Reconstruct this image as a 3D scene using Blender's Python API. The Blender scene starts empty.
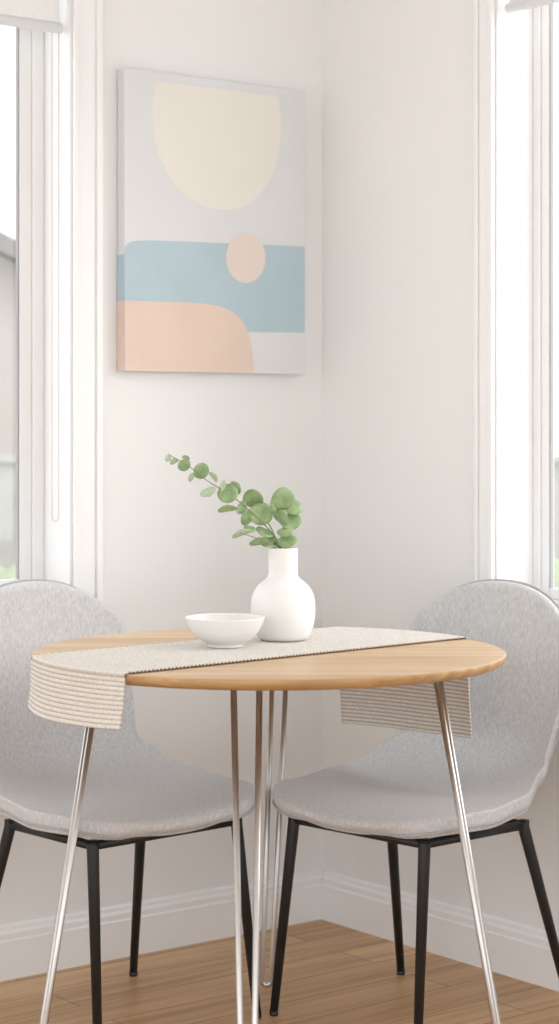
import bpy, bmesh, math, random
from mathutils import Vector, Matrix, noise
random.seed(4)
scene = bpy.context.scene
scene.view_settings.view_transform = 'Standard'
COL = scene.collection

# ------------------------------------------------------------------ materials
def lin(r, g, b):
    f = lambda c: (c/255/12.92) if c/255 <= .04045 else ((c/255+.055)/1.055)**2.4
    return (f(r), f(g), f(b), 1)

def mat(name, col, rough=.6, var=.0, vscale=8, bump=0, bscale=60, metallic=0, stretch=(1, 1, 1), col2=None, spec=.5, coat=0, sheen=0, bdist=.002):
    m = bpy.data.materials.new(name); m.use_nodes = True
    nt = m.node_tree; N = nt.nodes; L = nt.links
    b = N['Principled BSDF']
    b.inputs['Base Color'].default_value = col
    b.inputs['Roughness'].default_value = rough
    b.inputs['Metallic'].default_value = metallic
    b.inputs['Specular IOR Level'].default_value = spec
    b.inputs['Coat Weight'].default_value = coat
    b.inputs['Sheen Weight'].default_value = sheen
    tc = N.new('ShaderNodeTexCoord'); mp = N.new('ShaderNodeMapping')
    mp.inputs['Scale'].default_value = stretch
    L.new(tc.outputs['Object'], mp.inputs['Vector'])
    n = N.new('ShaderNodeTexNoise'); n.inputs['Scale'].default_value = vscale
    n.inputs['Detail'].default_value = 5
    L.new(mp.outputs[0], n.inputs['Vector'])
    r = N.new('ShaderNodeValToRGB')
    c2 = col2 if col2 else tuple(c*(1-var) for c in col[:3])+(1,)
    r.color_ramp.elements[0].color = c2; r.color_ramp.elements[0].position = .35
    r.color_ramp.elements[1].color = col; r.color_ramp.elements[1].position = .65
    L.new(n.outputs['Fac'], r.inputs['Fac']); L.new(r.outputs['Color'], b.inputs['Base Color'])
    if bump:
        n2 = N.new('ShaderNodeTexNoise'); n2.inputs['Scale'].default_value = bscale
        n2.inputs['Detail'].default_value = 3
        L.new(mp.outputs[0], n2.inputs['Vector'])
        bp = N.new('ShaderNodeBump'); bp.inputs['Strength'].default_value = bump
        bp.inputs['Distance'].default_value = bdist
        L.new(n2.outputs['Fac'], bp.inputs['Height']); L.new(bp.outputs['Normal'], b.inputs['Normal'])
    return m

M_wall = mat('wall_paint', (.84, .838, .832, 1), .85, .012, 1.5, .05, 250)
M_ceil = mat('ceiling_paint', (.88, .88, .88, 1), .9, .01, 2)
M_trim = mat('trim_paint', (.88, .88, .88, 1), .4, .01, 3)
M_frame = mat('window_frame_vinyl', (.86, .86, .865, 1), .35, .01, 3)
M_blind = mat('blind_fabric', (.84, .84, .84, 1), .8, .03, 90, .1, 400)
M_black = mat('black_powder_coat', (.012, .012, .013, 1), .45, .1, 30)
M_steel = mat('brushed_steel', (.64, .63, .62, 1), .36, .08, 60, metallic=1, stretch=(1, 1, .1))
M_ceramic = mat('vase_ceramic', (.84, .83, .82, 1), .45, .015, 8)
M_ceramic2 = mat('bowl_ceramic', (.83, .82, .80, 1), .3, .02, 8)
M_canvas = mat('canvas_grey', lin(222, 223, 225), .9, .02, 8, .15, 500, bdist=.0005)
M_cream = mat('paint_cream', lin(231, 229, 220), .9, .015, 12, .15, 500, bdist=.0005)
M_blue = mat('paint_blue', lin(181, 201, 210), .9, .03, 12, .15, 500, bdist=.0005)
M_peach = mat('paint_peach', lin(226, 204, 190), .9, .03, 12, .15, 500, bdist=.0005)
M_pink = mat('paint_pale_pink', lin(228, 215, 207), .9, .02, 12, .15, 500, bdist=.0005)
M_stem = mat('stem_green', lin(130, 145, 95), .6, .2, 30)
M_chord = mat('chain_plastic', (.7, .7, .7, 1), .5, .02, 10)
M_piping = mat('fabric_piping', (.45, .45, .46, 1), .95, .15, 300)
M_stitch = mat('runner_brown_yarn', lin(135, 108, 84), .95, .3, 300)

def fabric():
    m = mat('chair_fabric', (.65, .655, .665, 1), .95, .0, 300, .5, 450, col2=(.505, .51, .52, 1), sheen=.2, bdist=.0012, stretch=(1, 1, .3))
    return m
M_fabric = fabric()

def leafmat():
    m = mat('eucalyptus_leaf', lin(162, 184, 138), .5, 0, 40, .2, 120, col2=lin(122, 152, 104))
    return m
M_leaf = leafmat()
M_leaf2 = mat('eucalyptus_young_leaf', lin(190, 205, 180), .5, 0, 40, col2=lin(160, 182, 145))

def wood(name, c1, c2, c3, sx, sy, rough, rot=0):
    m = bpy.data.materials.new(name); m.use_nodes = True
    nt = m.node_tree; N = nt.nodes; L = nt.links; b = N['Principled BSDF']
    tc = N.new('ShaderNodeTexCoord'); mp = N.new('ShaderNodeMapping')
    mp.inputs['Scale'].default_value = (sx, sy, sy); mp.inputs['Rotation'].default_value = (0, 0, rot)
    L.new(tc.outputs['Object'], mp.inputs['Vector'])
    n = N.new('ShaderNodeTexNoise'); n.inputs['Scale'].default_value = 1; n.inputs['Detail'].default_value = 8
    n.inputs['Distortion'].default_value = .6
    L.new(mp.outputs[0], n.inputs['Vector'])
    r = N.new('ShaderNodeValToRGB')
    r.color_ramp.elements[0].color = c1; r.color_ramp.elements[0].position = .33
    r.color_ramp.elements[1].color = c3; r.color_ramp.elements[1].position = .66
    e = r.color_ramp.elements.new(.5); e.color = c2
    L.new(n.outputs['Fac'], r.inputs['Fac']); L.new(r.outputs['Color'], b.inputs['Base Color'])
    b.inputs['Roughness'].default_value = rough
    bp = N.new('ShaderNodeBump'); bp.inputs['Strength'].default_value = .1; bp.inputs['Distance'].default_value = .001
    L.new(n.outputs['Fac'], bp.inputs['Height']); L.new(bp.outputs[0], b.inputs['Normal'])
    return m
M_table = wood('oak_table_top', lin(188, 154, 113), lin(206, 175, 136), lin(216, 188, 151), 1.6, 26, .38)
M_tedge = wood('oak_table_edge', lin(168, 131, 86), lin(184, 147, 100), lin(196, 160, 113), 6, 40, .45)

def floormat():
    m = bpy.data.materials.new('oak_floor_planks'); m.use_nodes = True
    nt = m.node_tree; N = nt.nodes; L = nt.links; b = N['Principled BSDF']
    tc = N.new('ShaderNodeTexCoord')
    mp = N.new('ShaderNodeMapping'); mp.inputs['Rotation'].default_value = (0, 0, -math.radians(38))
    L.new(tc.outputs['Object'], mp.inputs['Vector'])
    br = N.new('ShaderNodeTexBrick'); br.offset = .37
    br.inputs['Scale'].default_value = 1; br.inputs['Brick Width'].default_value = 1.1
    br.inputs['Row Height'].default_value = .12; br.inputs['Mortar Size'].default_value = .0013
    br.inputs['Color1'].default_value = lin(222, 184, 138); br.inputs['Color2'].default_value = lin(198, 157, 113)
    br.inputs['Mortar'].default_value = lin(125, 90, 60)
    L.new(mp.outputs[0], br.inputs['Vector'])
    mp2 = N.new('ShaderNodeMapping'); mp2.inputs['Scale'].default_value = (1.6, 30, 1)
    L.new(mp.outputs[0], mp2.inputs['Vector'])
    n = N.new('ShaderNodeTexNoise'); n.inputs['Scale'].default_value = 1; n.inputs['Detail'].default_value = 7
    n.inputs['Distortion'].default_value = .8
    L.new(mp2.outputs[0], n.inputs['Vector'])
    r = N.new('ShaderNodeValToRGB')
    r.color_ramp.elements[0].color = (.70, .65, .60, 1); r.color_ramp.elements[0].position = .32
    r.color_ramp.elements[1].color = (1.0, 1.0, 1.0, 1); r.color_ramp.elements[1].position = .62
    L.new(n.outputs['Fac'], r.inputs['Fac'])
    mx = N.new('ShaderNodeMix'); mx.data_type = 'RGBA'; mx.blend_type = 'MULTIPLY'; mx.inputs[0].default_value = 1
    L.new(br.outputs['Color'], mx.inputs[6]); L.new(r.outputs['Color'], mx.inputs[7])
    L.new(mx.outputs[2], b.inputs['Base Color'])
    b.inputs['Roughness'].default_value = .42
    return m
M_floor = floormat()

def runnermat():
    m = bpy.data.materials.new('woven_runner'); m.use_nodes = True
    nt = m.node_tree; N = nt.nodes; L = nt.links; b = N['Principled BSDF']
    uv = N.new('ShaderNodeUVMap'); uv.uv_map = 'UVMap'
    sp = N.new('ShaderNodeSeparateXYZ'); L.new(uv.outputs[0], sp.inputs[0])
    # rib profile |sin(pi v)|
    a = N.new('ShaderNodeMath'); a.operation = 'MULTIPLY'; a.inputs[1].default_value = math.pi
    L.new(sp.outputs['Y'], a.inputs[0])
    s = N.new('ShaderNodeMath'); s.operation = 'SINE'; L.new(a.outputs[0], s.inputs[0])
    ab = N.new('ShaderNodeMath'); ab.operation = 'ABSOLUTE'; L.new(s.outputs[0], ab.inputs[0])
    r = N.new('ShaderNodeValToRGB')
    r.color_ramp.elements[0].color = lin(192, 178, 164); r.color_ramp.elements[0].position = .1
    r.color_ramp.elements[1].color = lin(232, 229, 224); r.color_ramp.elements[1].position = .65
    L.new(ab.outputs[0], r.inputs['Fac'])
    n = N.new('ShaderNodeTexNoise'); n.inputs['Scale'].default_value = 350
    tc = N.new('ShaderNodeTexCoord'); L.new(tc.outputs['Object'], n.inputs['Vector'])
    r2 = N.new('ShaderNodeValToRGB')
    r2.color_ramp.elements[0].color = (.80, .78, .76, 1); r2.color_ramp.elements[0].position = .35
    r2.color_ramp.elements[1].color = (1, 1, 1, 1); r2.color_ramp.elements[1].position = .6
    L.new(n.outputs['Fac'], r2.inputs['Fac'])
    mx = N.new('ShaderNodeMix'); mx.data_type = 'RGBA'; mx.blend_type = 'MULTIPLY'; mx.inputs[0].default_value = 1
    L.new(r.outputs['Color'], mx.inputs[6]); L.new(r2.outputs['Color'], mx.inputs[7])
    L.new(mx.outputs[2], b.inputs['Base Color']); b.inputs['Roughness'].default_value = .95
    b.inputs['Specular IOR Level'].default_value = .1
    return m
M_runner = runnermat()

def glassmat():
    m = bpy.data.materials.new('window_glass'); m.use_nodes = True
    nt = m.node_tree; N = nt.nodes; L = nt.links
    for x in list(N): N.remove(x)
    o = N.new('ShaderNodeOutputMaterial'); t = N.new('ShaderNodeBsdfTransparent'); g = N.new('ShaderNodeBsdfGlossy')
    g.inputs['Roughness'].default_value = .02
    mx = N.new('ShaderNodeMixShader'); mx.inputs[0].default_value = .05
    L.new(t.outputs[0], mx.inputs[1]); L.new(g.outputs[0], mx.inputs[2]); L.new(mx.outputs[0], o.inputs[0])
    return m
M_glass = glassmat()

# ------------------------------------------------------------------ helpers
def mkobj(name, verts, faces, mats, parent=None, smooth=False, loc=(0, 0, 0)):
    me = bpy.data.meshes.new(name); me.from_pydata([tuple(v) for v in verts], [], faces); me.update()
    if not isinstance(mats, (list, tuple)): mats = [mats]
    for m in mats: me.materials.append(m)
    if smooth:
        for p in me.polygons: p.use_smooth = True
    o = bpy.data.objects.new(name, me); COL.objects.link(o); o.location = loc
    if parent: o.parent = parent
    return o

def fixn(o):
    bm = bmesh.new(); bm.from_mesh(o.data); bmesh.ops.recalc_face_normals(bm, faces=bm.faces); bm.to_mesh(o.data); bm.free()

def empty(name, loc=(0, 0, 0), rz=0):
    e = bpy.data.objects.new(name, None); COL.objects.link(e); e.location = loc; e.rotation_euler = (0, 0, rz)
    e.empty_display_size = .1
    return e

CX, CY = .103, 4.846
A = math.radians(38)
SIDES = {'L': (Vector((-math.cos(A), -math.sin(A), 0)), Vector((math.sin(A), -math.cos(A), 0))),
         'R': (Vector((math.sin(A), -math.cos(A), 0)), Vector((-math.cos(A), -math.sin(A), 0)))}
def W(side, t, o, z):
    u, n = SIDES[side]
    return Vector((CX, CY, 0)) + u*t + n*o + Vector((0, 0, z))

def wboxes(name, side, boxes, m, parent=None, bevel=0):
    V = []; F = []
    for (t0, t1, o0, o1, z0, z1) in boxes:
        b = len(V)
        for t in (t0, t1):
            for o in (o0, o1):
                for z in (z0, z1): V.append(W(side, t, o, z))
        F += [tuple(b+i for i in f) for f in ((0, 1, 3, 2), (4, 6, 7, 5), (0, 4, 5, 1), (2, 3, 7, 6), (0, 2, 6, 4), (1, 5, 7, 3))]
    o = mkobj(name, V, F, m, parent); fixn(o)
    if bevel:
        md = o.modifiers.new('bev', 'BEVEL'); md.width = bevel; md.segments = 2
    return o

def tube(name, pts, radii, m, parent=None, seg=12, closed=False):
    """swept tube mesh; pts list of Vector, radii scalar or list"""
    pts = [Vector(p) for p in pts]; n = len(pts)
    if not isinstance(radii, (list, tuple)): radii = [radii]*n
    V = []; F = []; prev = None
    for i, p in enumerate(pts):
        if closed: t = pts[(i+1) % n]-pts[i-1]
        else: t = pts[min(i+1, n-1)]-pts[max(i-1, 0)]
        t.normalize()
        if prev is None:
            a = t.orthogonal().normalized()
        else:
            a = (prev - t*prev.dot(t)).normalized()
        prev = a; bb = t.cross(a)
        for k in range(seg):
            th = 2*math.pi*k/seg
            V.append(p + (a*math.cos(th)+bb*math.sin(th))*radii[i])
    rng = n if closed else n-1
    for i in range(rng):
        j = (i+1) % n
        for k in range(seg):
            k2 = (k+1) % seg
            F.append((i*seg+k, i*seg+k2, j*seg+k2, j*seg+k))
    if not closed:
        F.append(tuple(range(seg))[::-1]); F.append(tuple((n-1)*seg+k for k in range(seg)))
    return mkobj(name, V, F, m, parent, True)

def lathe(name, prof, m, parent=None, seg=72, loc=(0, 0, 0)):
    V = []; F = []; n = len(prof)
    for (r, z) in prof:
        for k in range(seg):
            th = 2*math.pi*k/seg; V.append((r*math.cos(th), r*math.sin(th), z))
    for i in range(n-1):
        for k in range(seg):
            k2 = (k+1) % seg; F.append((i*seg+k, i*seg+k2, (i+1)*seg+k2, (i+1)*seg+k))
    F.append(tuple(range(seg))[::-1]); F.append(tuple((n-1)*seg+k for k in range(seg)))
    return mkobj(name, V, F, m, parent, True, loc)

def catmull(P, k=8):
    P = [Vector(p) for p in P]; out = []
    for i in range(len(P)-1):
        p0 = P[max(i-1, 0)]; p1 = P[i]; p2 = P[i+1]; p3 = P[min(i+2, len(P)-1)]
        for j in range(k):
            t = j/k
            out.append(.5*((2*p1)+(p2-p0)*t+(2*p0-5*p1+4*p2-p3)*t*t+(3*p1-p0-3*p2+p3)*t**3))
    out.append(P[-1]); return out

# ------------------------------------------------------------------ room shell
H = 2.6; TH = .14; RL = 5.5
LW = (.71, 1.95, .78, 2.36)      # left window opening t0,t1,z0,z1
RW = (.60, 1.90, .78, 2.36)
wboxes('floor', 'L', [(-TH, RL, -TH, RL, -.1, 0)], M_floor)
wboxes('ceiling', 'L', [(-TH, RL, -TH, RL, H, H+.1)], M_ceil)
for side, nm, w, t_s in (('L', 'wall_left', LW, 0), ('R', 'wall_right', RW, 0)):
    wboxes(nm, side, [(-TH if side == 'L' else 0, w[0], -TH, 0, 0, H), (w[1], RL, -TH, 0, 0, H),
                      (w[0], w[1], -TH, 0, 0, w[2]), (w[0], w[1], -TH, 0, w[3], H)], M_wall)

# baseboards (stepped profile swept along the wall)
def baseboard(name, side, t0, t1):
    prof = [(0, 0), (.016, 0), (.016, .082), (.013, .086), (.013, .098), (.009, .104), (.008, .112), (.004, .116), (0, .116)]
    V = [W(side, t, o, z) for t in (t0, t1) for (o, z) in prof]; n = len(prof)
    F = [(i, (i+1) % n, n+(i+1) % n, n+i) for i in range(n)] + [tuple(range(n)), tuple(range(n, 2*n))]
    o = mkobj(name, V, F, M_trim); fixn(o)
baseboard('baseboard_left', 'L', 0, RL)
baseboard('baseboard_right', 'R', .0165, RL)

M_gasket = mat('gasket_grey', (.35, .35, .36, 1), .6, .05)
def window(idx, side, w, cw, f, s):
    t0, t1, z0, z1 = w
    win = empty('window_%d' % idx, W(side, (t0+t1)/2, -TH/2, (z0+z1)/2))
    def P(o):
        o.parent = win; o.matrix_parent_inverse = win.matrix_world.inverted(); return o
    bpy.context.view_layer.update()
    # casing
    def ring(a, b_, th0, th1):
        return [(t0-b_, t0-a, th0, th1, z0-b_, z1+b_), (t1+a, t1+b_, th0, th1, z0-b_, z1+b_),
                (t0-a, t1+a, th0, th1, z1+a, z1+b_), (t0-a, t1+a, th0, th1, z0-b_, z0-a)]
    P(wboxes('casing', side, ring(.0, cw, 0, .012), M_trim, bevel=.002))
    P(wboxes('casing_outer_bead', side, ring(cw*.76, cw, .0121, .018), M_trim, bevel=.003))
    P(wboxes('casing_inner_bead', side, ring(-.004, .010, .0121, .016), M_trim, bevel=.003))
    # jamb lining
    e = .006
    P(wboxes('jamb', side, [(t0, t0+e, -TH, 0, z0, z1), (t1-e, t1, -TH, 0, z0, z1), (t0+e, t1-e, -TH, 0, z1-e, z1), (t0+e, t1-e, -TH, 0, z0, z0+e)], M_trim))
    # outer frame + sash, stepped
    a0, a1, b0, b1 = t0+e, t1-e, z0+e, z1-e
    P(wboxes('outer_frame', side, [(a0, a0+f, -.135, -.108, b0, b1), (a1-f, a1, -.135, -.108, b0, b1), (a0+f, a1-f, -.135, -.108, b1-f, b1), (a0+f, a1-f, -.135, -.108, b0, b0+f)], M_frame, bevel=.003))
    a0 += f; a1 -= f; b0 += f; b1 -= f
    P(wboxes('sash', side, [(a0, a0+s, -.13, -.112, b0, b1), (a1-s, a1, -.13, -.112, b0, b1), (a0+s, a1-s, -.13, -.112, b1-s, b1), (a0+s, a1-s, -.13, -.112, b0, b0+s)], M_frame, bevel=.003))
    P(wboxes('gasket', side, [(a0+s, a0+s+.003, -.124, -.114, b0+s, b1-s), (a1-s-.003, a1-s, -.124, -.114, b0+s, b1-s)], M_gasket))
    P(wboxes('pane', side, [(a0+s, a1-s, -.120, -.117, b0+s, b1-s)], M_glass))
    return win
window(1, 'L', LW, .070, .030, .032)
window(2, 'R', RW, .052, .022, .024)

# roller blinds (inside mounted, mostly raised)
def blind(side, w, zb):
    t0, t1, z0, z1 = w; t0 += .01; t1 -= .01
    e = empty('roller_blind', W(side, (t0+t1)/2, -.045, z1-.05)); bpy.context.view_layer.update()
    parts = [tube('roller', [W(side, t0, -.045, z1-.045), W(side, t1, -.045, z1-.045)], .026, M_blind, seg=24),
             wboxes('fabric', side, [(t0+.012, t1-.012, -.022, -.020, zb+.02, z1-.03)], M_blind),
             tube('bottom_rail', [W(side, t0+.008, -.021, zb+.012), W(side, t1-.008, -.021, zb+.012)], .012, M_frame, seg=16)]
    if side == 'L':
        pts = [W(side, t0+.012, -.050, z1-.05), W(side, t0+.012, -.050, 1.02)]
        pts += [W(side, t0+.012+.0*i, -.050+.014*(1-math.cos(math.pi*i/8))/1, .99-.012*math.sin(math.pi*i/8)) for i in range(9)]
        pts += [W(side, t0+.012, -.022, 1.02), W(side, t0+.012, -.022, z1-.05)]
        parts.append(tube('chain', pts, .0013, M_chord, seg=6))
    for p in parts:
        p.parent = e; p.matrix_parent_inverse = e.matrix_world.inverted()
blind('L', LW, 2.055)
blind('R', RW, 2.09)

# ------------------------------------------------------------------ painting
def painting():
    T0, T1, Z0, Z1, D = .078, .594, 1.312, 1.988, .032
    root = wboxes('canvas_painting', 'L', [(T0, T1, .002, D, Z0, Z1)], M_canvas, bevel=.002)
    def cv(x, y):
        f = (x-118)/186; top = 70+22*f; h = 303-20*f
        s = (x-122)/182.5; v = (y-top)/h
        s = min(max(s, 0.0), 1.0); v = min(max(v, 0.0), 1.0)
        return (T1+(T0-T1)*s, Z1+(Z0-Z1)*v)
    def shape(name, pts, m, off):
        P = [cv(*p) for p in pts]
        V = [W('L', t, D+off, z) for t, z in P]; n = len(V)
        o = mkobj(name, V, [tuple(range(n))], m, root)
        if o.data.polygons[0].normal.dot(SIDES['L'][1]) < 0: o.data.flip_normals()
    cream = catmull([(152, 84, 0), (149, 104, 0), (149, 130, 0), (157, 163, 0), (179, 196, 0), (211, 211, 0), (244, 205, 0), (268, 178, 0), (277, 145, 0), (278, 115, 0), (274, 97, 0)])
    shape('cream_shape', [(p.x, p.y) for p in cream], M_cream, .0004)
    bl = [(118, 304)] + [(p.x, p.y) for p in catmull([(120, 258, 0), (124, 247, 0), (136, 243, 0), (170, 243, 0)])] + [(304, 247), (304, 333), (230, 333), (118, 330)]
    shape('blue_band', bl, M_blue, .0004)
    pe = [(118, 303)] + [(p.x, p.y) for p in catmull([(186, 304, 0), (216, 308, 0), (236, 320, 0), (246, 341, 0), (250, 374, 0)])] + [(118, 374)]
    shape('peach_hill', pe, M_peach, .0008)
    shape('pink_disc', [(241.5+20.5*math.cos(a*math.pi/24), 259+25*math.sin(a*math.pi/24)) for a in range(48)], M_pink, .0012)
    # colours wrap around the stretched edge
    def zz(y): return cv(122, y)[1]
    for nm, ya, yb, m in (('blue_edge', 257, 303, M_blue), ('peach_edge', 303, 373, M_peach)):
        wboxes(nm, 'L', [(T1, T1+.0006, .003, D-.001, zz(yb)+(.002 if yb == 373 else 0), zz(ya))], m, root)
painting()

# ------------------------------------------------------------------ table
TX, TY, TZ, TR = -.02, 3.81, .76, .45
table = empty('round_dining_table', (TX, TY, 0))
prof = [(.0001, TZ-.021), (TR-.03, TZ-.021), (TR-.012, TZ-.0195), (TR-.004, TZ-.015), (TR, TZ-.008), (TR, TZ-.003), (TR-.001, TZ-.001), (TR-.003, TZ), (TR-.02, TZ), (.0001, TZ)]
top = lathe('table_top', prof, [M_table, M_tedge], table, 128)
for p in top.data.polygons:
    if p.center.z < TZ-.0007: p.material_index = 1
    if abs(p.normal.z) > .95: p.use_smooth = False

def hairpin(name, ang, rt, rf, spread, angf=None):
    d = Vector((math.cos(ang), math.sin(ang), 0)); q = Vector((-d.y, d.x, 0))
    if angf is None: angf = ang
    df = Vector((math.cos(angf), math.sin(angf), 0))
    T = d*rt+Vector((0, 0, TZ-.024)); Fp = df*rf+Vector((0, 0, .006+.006))
    b = .010
    ax = (T-Fp).normalized()
    pts = [T+q*spread]
    U = Fp+ax*b
    pts.append(U+q*b)
    for i in range(1, 8):
        a = math.pi*i/8
        pts.append(U+q*b*math.cos(a)-ax*b*math.sin(a))
    pts.append(U-q*b); pts.append(T-q*spread)
    tube(name, pts, .0058, M_steel, table, 14)
    # mounting plate
    V = []; F = []
    for z in (TZ-.0245, TZ-.0211):
        for sa, sb in ((-1, -1), (1, -1), (1, 1), (-1, 1)):
            V.append(T.xy.to_3d()+d*.03*sa+q*(spread+.02)*sb+Vector((0, 0, z)))
    F = [(0, 1, 2, 3), (4, 5, 6, 7), (0, 1, 5, 4), (1, 2, 6, 5), (2, 3, 7, 6), (3, 0, 4, 7)]
    o = mkobj(name+'_plate', V, F, M_steel, table); fixn(o)
R_ = math.radians
hairpin('hairpin_leg_1', R_(-163), .330, .445, .014)
hairpin('hairpin_leg_2', R_(-17), .325, .452, .014)
hairpin('hairpin_leg_3', R_(-97), .31, .43, .023, R_(-94.5))
hairpin('hairpin_leg_4', R_(86), .31, .40, .015, R_(91))

# ------------------------------------------------------------------ runner
def runner():
    ud = Vector((.734, .679, 0)).normalized(); wd = Vector((-ud.y, ud.x, 0))
    c = Vector((TX, TY, 0)); Rr = TR+.003
    nW = 110; w0, w1 = -.114, .215
    per = 6; ribs_l, ribs_t, ribs_r = 11, 100, 25
    dropL, dropR = .088, .198
    base = TZ+.0035
    rows = []
    def row(kind, f, ph):
        r = []
        for j in range(nW+1):
            w = w0+(w1-w0)*j/nW
            se = math.sqrt(Rr*Rr-w*w)
            amp = .0011*abs(math.sin(math.pi*ph))+.0004*math.sin(j*2.1+int(ph)*math.pi)
            if kind == 't':
                s = f*se; p = c+ud*s+wd*w+Vector((0, 0, base+amp))
                # roll off at the edge
                e = se-abs(s)
                if e < .008: p.z -= (.008-math.sqrt(max(0, .008**2-(.008-e)**2)))
            else:
                sg = -1 if kind == 'l' else 1
                drop = dropL if kind == 'l' else dropR
                d = f*drop
                out = .0005+amp+(.010*f+.0025*math.sin(j*.09+1))*f
                p = c+ud*sg*(se+out)+wd*w+Vector((0, 0, base-.008-d-.004*f*math.sin(j*.03)))
            r.append(p)
        return r
    nl = ribs_l*per
    for i in range(nl): rows.append((row('l', 1-i/nl, i/per), i/per))
    nt = ribs_t*per
    for i in range(nt+1): rows.append((row('t', -1+2*i/nt, ribs_l+i/per), ribs_l+i/per))
    nr = ribs_r*per
    for i in range(1, nr+1): rows.append((row('r', i/nr, ribs_l+ribs_t+i/per), ribs_l+ribs_t+i/per))
    V = [p for r, _ in rows for p in r]; F = []; n = nW+1
    for i in range(len(rows)-1):
        for j in range(nW): F.append((i*n+j, i*n+j+1, (i+1)*n+j+1, (i+1)*n+j))
    o = mkobj('woven_table_runner', V, F, [M_runner, M_stitch], smooth=True)
    uvl = o.data.uv_layers.new(name='UVMap')
    for p in o.data.polygons:
        for li in p.loop_indices:
            vi = o.data.loops[li].vertex_index
            uvl.data[li].uv = ((vi % n)/nW, rows[vi//n][1])
        i = p.index//nW; j = p.index % nW
        if (j < 1 or j > nW-2) and nl <= i < nl+nt and (i % per) in (0, 1, 5): p.material_index = 1
    md = o.modifiers.new('sol', 'SOLIDIFY'); md.thickness = .0022; md.offset = -1
    if o.data.polygons[(nl+nt//2)*nW].normal.z < 0: o.data.flip_normals()
    return o
runner()

# ------------------------------------------------------------------ vase, branches
VX, VY, VZ = .007, 3.955, TZ+.0052
vase = empty('eucalyptus_vase', (VX, VY, VZ))
pr = [(0, 0), (.040, 0), (.047, .003), (.054, .012), (.060, .028), (.0635, .048), (.0640, .068), (.0620, .086), (.0560, .102), (.0470, .114), (.0370, .122), (.0310, .128), (.0292, .136), (.0288, .150), (.0288, .168), (.0292, .180), (.0294, .184), (.0285, .1868), (.0270, .1870), (.0255, .184), (.0245, .160), (.0250, .135), (.035, .118), (.052, .095), (.055, .06), (.045, .02), (.0001, .012)]
pr = [(r, z*.972) for r, z in pr]
P3 = catmull([(r, z, 0) for r, z in pr[1:]], 3)
lathe('vase_body', [(max(p.x, .0002), p.y) for p in [Vector((.0002, 0, 0))]+P3], M_ceramic, vase, 96)

S = .00198
def vp(x, y, d=0): return Vector(((x-283)*S, d, (641.5-y)*S))
stems = [[(285, 620, .0), (283, 560, .0), (276, 540, -.005), (262, 524, -.01), (246, 509, -.012), (228, 495, -.01), (208, 483, -.005), (190, 469, 0), (168, 456, .005)],
         [(280, 620, .0), (286, 560, .005), (283, 530, .008), (284, 512, .01), (285, 494, .01)],
         [(282, 600, .0), (279, 556, -.008), (270, 546, -.02), (256, 539, -.03), (240, 534, -.035)],
         [(284, 600, .0), (280, 556, 0), (271, 530, .01), (259, 512, .015), (254, 500, .018)]]
for i, s in enumerate(stems):
    P = catmull([vp(x, y, d) for x, y, d in s], 6)
    n = len(P); tube('stem_%d' % (i+1), P, [.0016*(1-.55*k/n) for k in range(n)], M_stem, vase, 7)

def leaves():
    L = [(168, 460, 3.5, .9, 40, 1), (174, 464, 4.5, .6, 20, 1), (184, 467, 6.5, .9, 0, 0), (186, 460, 4, .5, -30, 1), (201, 473, 8, .95, 10, 0), (193, 479, 6, .4, 60, 1),
         (208, 493, 8, .5, 35, 1), (213, 479, 6, .45, -60, 1), (228, 495, 10, .9, 10, 0), (235, 490, 7, .6, -40, 0), (222, 488, 6, .5, 80, 1), (228, 512, 9.5, .35, 10, 0), (241, 509, 7.5, .6, 40, 0),
         (253, 502, 10, .9, 15, 0), (261, 516, 11.5, .95, -10, 0), (249, 520, 9, .7, 30, 0), (265, 533, 9, .4, -20, 0),
         (283, 502, 11.5, .95, 0, 0), (293, 509, 9, .85, -20, 0), (277, 507, 8, .7, 50, 0), (291, 523, 10, .8, 20, 0), (280, 520, 9, .7, -30, 0), (285, 533, 8, .5, 10, 0),
         (259, 545, 9.5, .45, -10, 0), (268, 542, 8, .7, 20, 0), (275, 546, 8, .5, -15, 0), (287, 542, 9.5, .6, 15, 0), (242, 536, 9.5, .35, 25, 1), (250, 530, 6, .5, 0, 0)]
    V = []; F = []; MI = []
    for k, (x, y, r, asp, rot, young) in enumerate(L):
        R = r*S*1.05
        ctr = vp(x, y, random.uniform(-.018, .018)+.0)
        tilt = math.acos(min(1, asp))*(1 if k % 2 else -1)
        m = Matrix.Rotation(R_(-rot), 3, 'Y') @ Matrix.Rotation(tilt, 3, 'X') @ Matrix.Rotation(random.uniform(-.35, .35), 3, 'Z')
        b = len(V); rings = 4; seg = 20
        V.append(ctr); 
        for q in range(1, rings+1):
            f = q/rings
            for s in range(seg):
                th = 2*math.pi*s/seg
                px = f*R*math.cos(th); pz = f*R*math.sin(th)*(1.0+.08*math.sin(th))
                py = .22*R*f*f - .18*R*abs(math.cos(th))*f + random.uniform(-1, 1)*.01*R
                V.append(ctr+m @ Vector((px, py, pz)))
        for s in range(seg):
            F.append((b, b+1+s, b+1+(s+1) % seg)); MI.append(young)
        for q in range(rings-1):
            for s in range(seg):
                a0 = b+1+q*seg+s; a1 = b+1+q*seg+(s+1) % seg
                F.append((a0, a0+seg, a1+seg, a1)); MI.append(young)
    o = mkobj('leaves', V, F, [M_leaf, M_leaf2], vase, True)
    for p, mi in zip(o.data.polygons, MI): p.material_index = mi
    md = o.modifiers.new('s', 'SOLIDIFY'); md.thickness = .0006
leaves()

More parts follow.
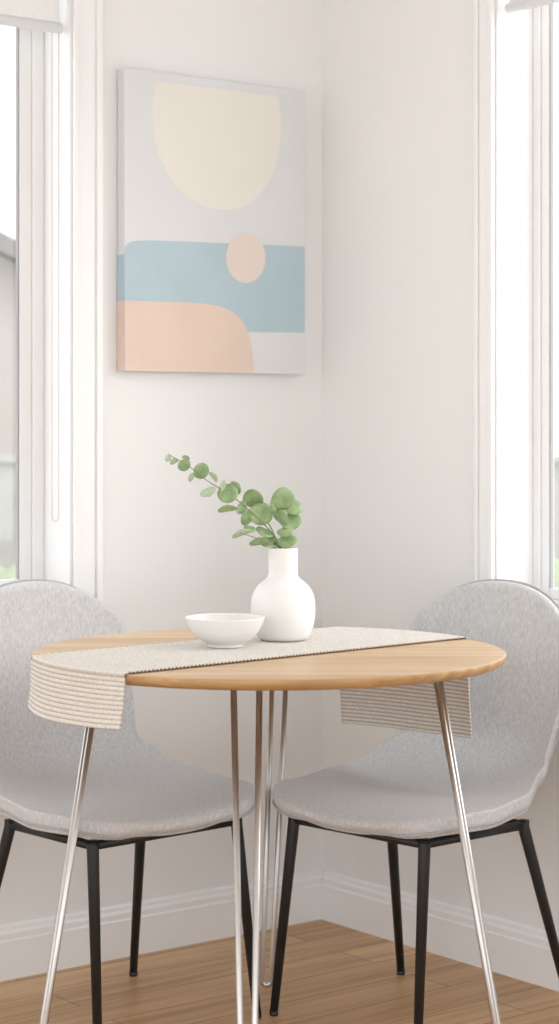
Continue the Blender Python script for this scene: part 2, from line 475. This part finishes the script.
# ------------------------------------------------------------------ bowl
pb = [(.0002, .0), (.030, .0), (.034, .001), (.035, .006), (.040, .009), (.052, .017), (.063, .029), (.071, .043), (.0755, .055), (.0765, .0585), (.0758, .0600), (.0742, .0590), (.070, .046), (.061, .031), (.048, .018), (.030, .010), (.0002, .008)]
bo = lathe('ceramic_bowl', [(max(p.x, .0002), p.y*.95) for p in catmull([(r, z, 0) for r, z in pb], 3)], M_ceramic2, None, 96, (-.104, 3.832, TZ+.0052))

# ------------------------------------------------------------------ chairs
def chair(loc, F, tops, feet):
    rz = math.atan2(-F[0], F[1])
    root = empty('dining_chair', (loc[0], loc[1], 0), rz)
    prof = catmull([Vector(p) for p in [(0, .260, .418), (0, .240, .441), (0, .17, .452), (0, .06, .449), (0, -.04, .445), (0, -.12, .451), (0, -.172, .470), (0, -.205, .508), (0, -.224, .565), (0, -.236, .64), (0, -.246, .74), (0, -.256, .862)]], 10)
    acc = [0]
    for i in range(1, len(prof)): acc.append(acc[-1]+(prof[i]-prof[i-1]).length)
    Ltot = acc[-1]
    def at(s):
        s = min(max(s, 0), Ltot)
        for i in range(1, len(acc)):
            if acc[i] >= s:
                f = (s-acc[i-1])/(acc[i]-acc[i-1]); p = prof[i-1].lerp(prof[i], f)
                a = prof[max(i-3, 0)]; b = prof[min(i+2, len(prof)-1)]
                t = (b-a).normalized(); return p, Vector((0, t.z, -t.y))
        return prof[-1], Vector((0, 1, 0))
    def interp(tab, x):
        for (x0, y0), (x1, y1) in zip(tab, tab[1:]):
            if x <= x1:
                f = (x-x0)/(x1-x0); f = f*f*(3-2*f); return y0+(y1-y0)*f
        return tab[-1][1]
    hw = [(0, .240), (.2, .256), (.32, .252), (.46, .218), (.58, .198), (.72, .208), (.86, .216), (1, .208)]
    curl = [(0, .003), (.2, .008), (.36, .026), (.48, .055), (.62, .052), (.8, .038), (1, .028)]
    thk = [(0, .036), (.3, .038), (.5, .030), (1, .027)]
    nu, nv = 30, 44
    top = []; bot = []
    for i in range(nv+1):
        v = i/nv; rt = []; rb = []
        for j in range(nu+1):
            u = math.sin((j/nu-.5)*math.pi)
            a0 = .15*(1-(1-abs(u)**2.4)**(1/2.4)) if abs(u) < 1 else .15
            a1 = .16*(1-(1-abs(u)**2.2)**(1/2.2)) if abs(u) < 1 else .16
            s = a0+(Ltot-a1-a0)*v
            p, n = at(s)
            if n.z < -.2: n = -n
            x = s/Ltot
            w = interp(hw, x)
            q = p+Vector((u*w, 0, 0))+n*interp(curl, x)*abs(u)**2.4
            rt.append(q)
            rb.append(q-n*(interp(thk, x)+.005*(1-u*u))+Vector((-u*.005, 0, 0)))
        top.append(rt); bot.append(rb)
    V = [p for r in top for p in r]+[p for r in bot for p in r]
    m = nu+1; K = (nv+1)*m; Fc = []
    for i in range(nv):
        for j in range(nu):
            a = i*m+j; Fc.append((a, a+1, a+m+1, a+m)); Fc.append((K+a, K+a+m, K+a+m+1, K+a+1))
    loop = [j for j in range(m)]+[i*m+nu for i in range(1, nv+1)]+[nv*m+j for j in range(nu-1, -1, -1)]+[i*m for i in range(nv-1, 0, -1)]
    for k in range(len(loop)):
        a, b = loop[k], loop[(k+1) % len(loop)]
        Fc.append((a, b, K+b, K+a))
    sh = mkobj('upholstered_shell', V, Fc, M_fabric, root, True); fixn(sh)
    md = sh.modifiers.new('ss', 'SUBSURF'); md.levels = 1; md.render_levels = 1
    pts = [V[a].lerp(V[K+a], .72) for a in loop]
    tube('rim_piping', pts, .0030, M_piping, root, 8, True)
    zt = .388
    for k in tops:
        a = Vector((*tops[k], zt)); b = Vector((*feet[k], .008))
        tube(k, [a+Vector((0, 0, .014)), a, b], [.0115, .0120, .0085], M_black, root, 16)
        lathe(k+'_glide', [(.0001, 0), (.008, 0), (.009, .002), (.009, .010), (.0001, .010)], M_black, root, 16, (b.x, b.y, 0))
    def bar(nm, a, b):
        tube(nm, [Vector((*a, zt+.004)), Vector((*b, zt+.004))], .009, M_black, root, 12)
    bar('front_bar', tops['leg_1'], tops['leg_2']); bar('back_bar', tops['leg_3'], tops['leg_4'])
    bar('side_bar_1', tops['leg_1'], tops['leg_3']); bar('side_bar_2', tops['leg_2'], tops['leg_4'])
    return root
chair((-.345, 4.035), (.67, -.742),
      {'leg_1': (.170, .175), 'leg_2': (-.190, .175), 'leg_3': (.170, -.100), 'leg_4': (-.165, -.100)},
      {'leg_1': (.195, .225), 'leg_2': (-.210, .215), 'leg_3': (.215, -.195), 'leg_4': (-.215, -.195)})
chair((.284, 4.045), (-.69, -.724),
      {'leg_1': (.188, .172), 'leg_2': (-.160, .180), 'leg_3': (.165, -.100), 'leg_4': (-.185, -.100)},
      {'leg_1': (.205, .213), 'leg_2': (-.180, .225), 'leg_3': (.215, -.195), 'leg_4': (-.235, -.195)})

# ------------------------------------------------------------------ outside
M_grass = mat('grass', lin(165, 178, 150), .9, .2, 3)
M_render = mat('house_render', lin(188, 178, 174), .9, .06, 2)
M_roof = mat('roof_tiles', lin(145, 138, 136), .8, .15, 6)
M_hedge = mat('hedge_leaves', lin(172, 184, 155), .9, .25, 9, .8, 12, bdist=.05)
M_fence = mat('fence_boards', lin(192, 188, 185), .8, .1, 5)
g = mkobj('garden_ground', [(-30, 5.6, -.35), (30, 5.6, -.35), (30, 60, -.35), (-30, 60, -.35)], [(0, 1, 2, 3)], M_grass)
def house():
    x0, x1, y0, y1, z0, z1, zr = -9, -1.75, 14, 20, -.35, 2.3, 4.2
    V = [(x0, y0, z0), (x1, y0, z0), (x1, y1, z0), (x0, y1, z0), (x0, y0, z1), (x1, y0, z1), (x1, y1, z1), (x0, y1, z1)]
    F = [(0, 1, 5, 4), (1, 2, 6, 5), (2, 3, 7, 6), (3, 0, 4, 7)]
    xm = (x0+x1)/2
    e = empty('neighbour_house', (xm, 17, z0)); bpy.context.view_layer.update()
    def P(o):
        o.parent = e; o.matrix_parent_inverse = e.matrix_world.inverted()
    b = len(V); V += [(xm, y0, zr), (xm, y1, zr)]; F += [(4, 5, 8), (6, 7, 9)]
    P(mkobj('house_walls', V, F, M_render))
    # a shallow string course between storeys
    SV = []; SF = []
    for z in (.95,):
        b = len(SV)
        for x in (x0, x1):
            for y in (y0-.03, y0-.001):
                for zz in (z, z+.06): SV.append((x, y, zz))
        SF += [tuple(b+i for i in f) for f in ((0, 1, 3, 2), (4, 6, 7, 5), (0, 4, 5, 1), (2, 3, 7, 6), (0, 2, 6, 4), (1, 5, 7, 3))]
    o = mkobj('string_course', SV, SF, M_render); fixn(o); P(o)
    o_ = .3; k = (zr-z1)/(x1-xm)
    ov = [(x1+o_, z1-k*o_), (xm, zr), (x0-o_, z1-k*o_)]
    VV = []; 
    for y in (y0-o_, y1+o_):
        for x, z in ov: VV.append((x, y, z+.02)); VV.append((x, y, z+.16))
    FF = [(0, 1, 3, 2), (2, 3, 5, 4), (6, 8, 9, 7), (8, 10, 11, 9), (1, 7, 9, 3), (3, 9, 11, 5), (0, 2, 8, 6), (2, 4, 10, 8), (0, 6, 7, 1), (4, 5, 11, 10)]
    o = mkobj('house_roof', VV, FF, M_roof); fixn(o); P(o)
house()
def fence():
    V = []; F = []
    def bx(x0, x1, y0, y1, z0, z1):
        b = len(V)
        for x in (x0, x1):
            for y in (y0, y1):
                for z in (z0, z1): V.append((x, y, z))
        F.extend([tuple(b+i for i in f) for f in ((0, 1, 3, 2), (4, 6, 7, 5), (0, 4, 5, 1), (2, 3, 7, 6), (0, 2, 6, 4), (1, 5, 7, 3))])
    for k in range(70): bx(-8+k*.16, -8+k*.16+.14, 11.0, 11.02, -.35, 1.0)
    bx(-8, 3.2, 11.021, 11.06, .75, .83); bx(-8, 3.2, 11.021, 11.06, 0, .08); bx(-8, 3.2, 10.97, 11.06, 1.001, 1.04)
    o = mkobj('garden_fence', V, F, M_fence); fixn(o)
fence()
def hedge():
    bm = bmesh.new(); 
    for k in range(14):
        mm = Matrix.Translation((-6+k*.55, 9.5+random.uniform(-.2, .2), -.05)) @ Matrix.Diagonal((.5, .45, random.uniform(.6, .72), 1))
        bmesh.ops.create_icosphere(bm, subdivisions=3, radius=1, matrix=mm)
    for v in bm.verts:
        v.co += Vector(noise.noise_vector(v.co*4))*.12
        v.co.z = max(v.co.z, -.36)
    me = bpy.data.meshes.new('garden_hedge'); bm.to_mesh(me); bm.free(); me.materials.append(M_hedge)
    o = bpy.data.objects.new('garden_hedge', me); COL.objects.link(o)
hedge()

# ------------------------------------------------------------------ light
w = bpy.data.worlds.new('World'); scene.world = w; w.use_nodes = True
bg = w.node_tree.nodes['Background']; bg.inputs[0].default_value = (.965, .982, 1, 1); bg.inputs[1].default_value = 2.1
def sun(name, e, ang, d, c):
    sd = bpy.data.lights.new(name, 'SUN'); sd.energy = e; sd.angle = R_(ang); sd.color = c
    so = bpy.data.objects.new(name, sd); COL.objects.link(so)
    so.rotation_euler = Vector(d).to_track_quat('-Z', 'Y').to_euler()
sun('hazy_sun', 2.0, 45, (-.85, .05, -.42), (1, .985, .965))

# ------------------------------------------------------------------ camera
cd = bpy.data.cameras.new('camera'); cam = bpy.data.objects.new('camera', cd); COL.objects.link(cam)
cam.location = (0, 0, 1.18); cam.rotation_euler = (math.pi/2, 0, 0)
cd.sensor_fit = 'VERTICAL'; cd.sensor_height = 36; cd.lens = 36*2000/1024; cd.shift_y = -82/1024
cd.clip_start = .05
cd.dof.use_dof = True; cd.dof.focus_distance = 3.9; cd.dof.aperture_fstop = 4.0
scene.camera = cam
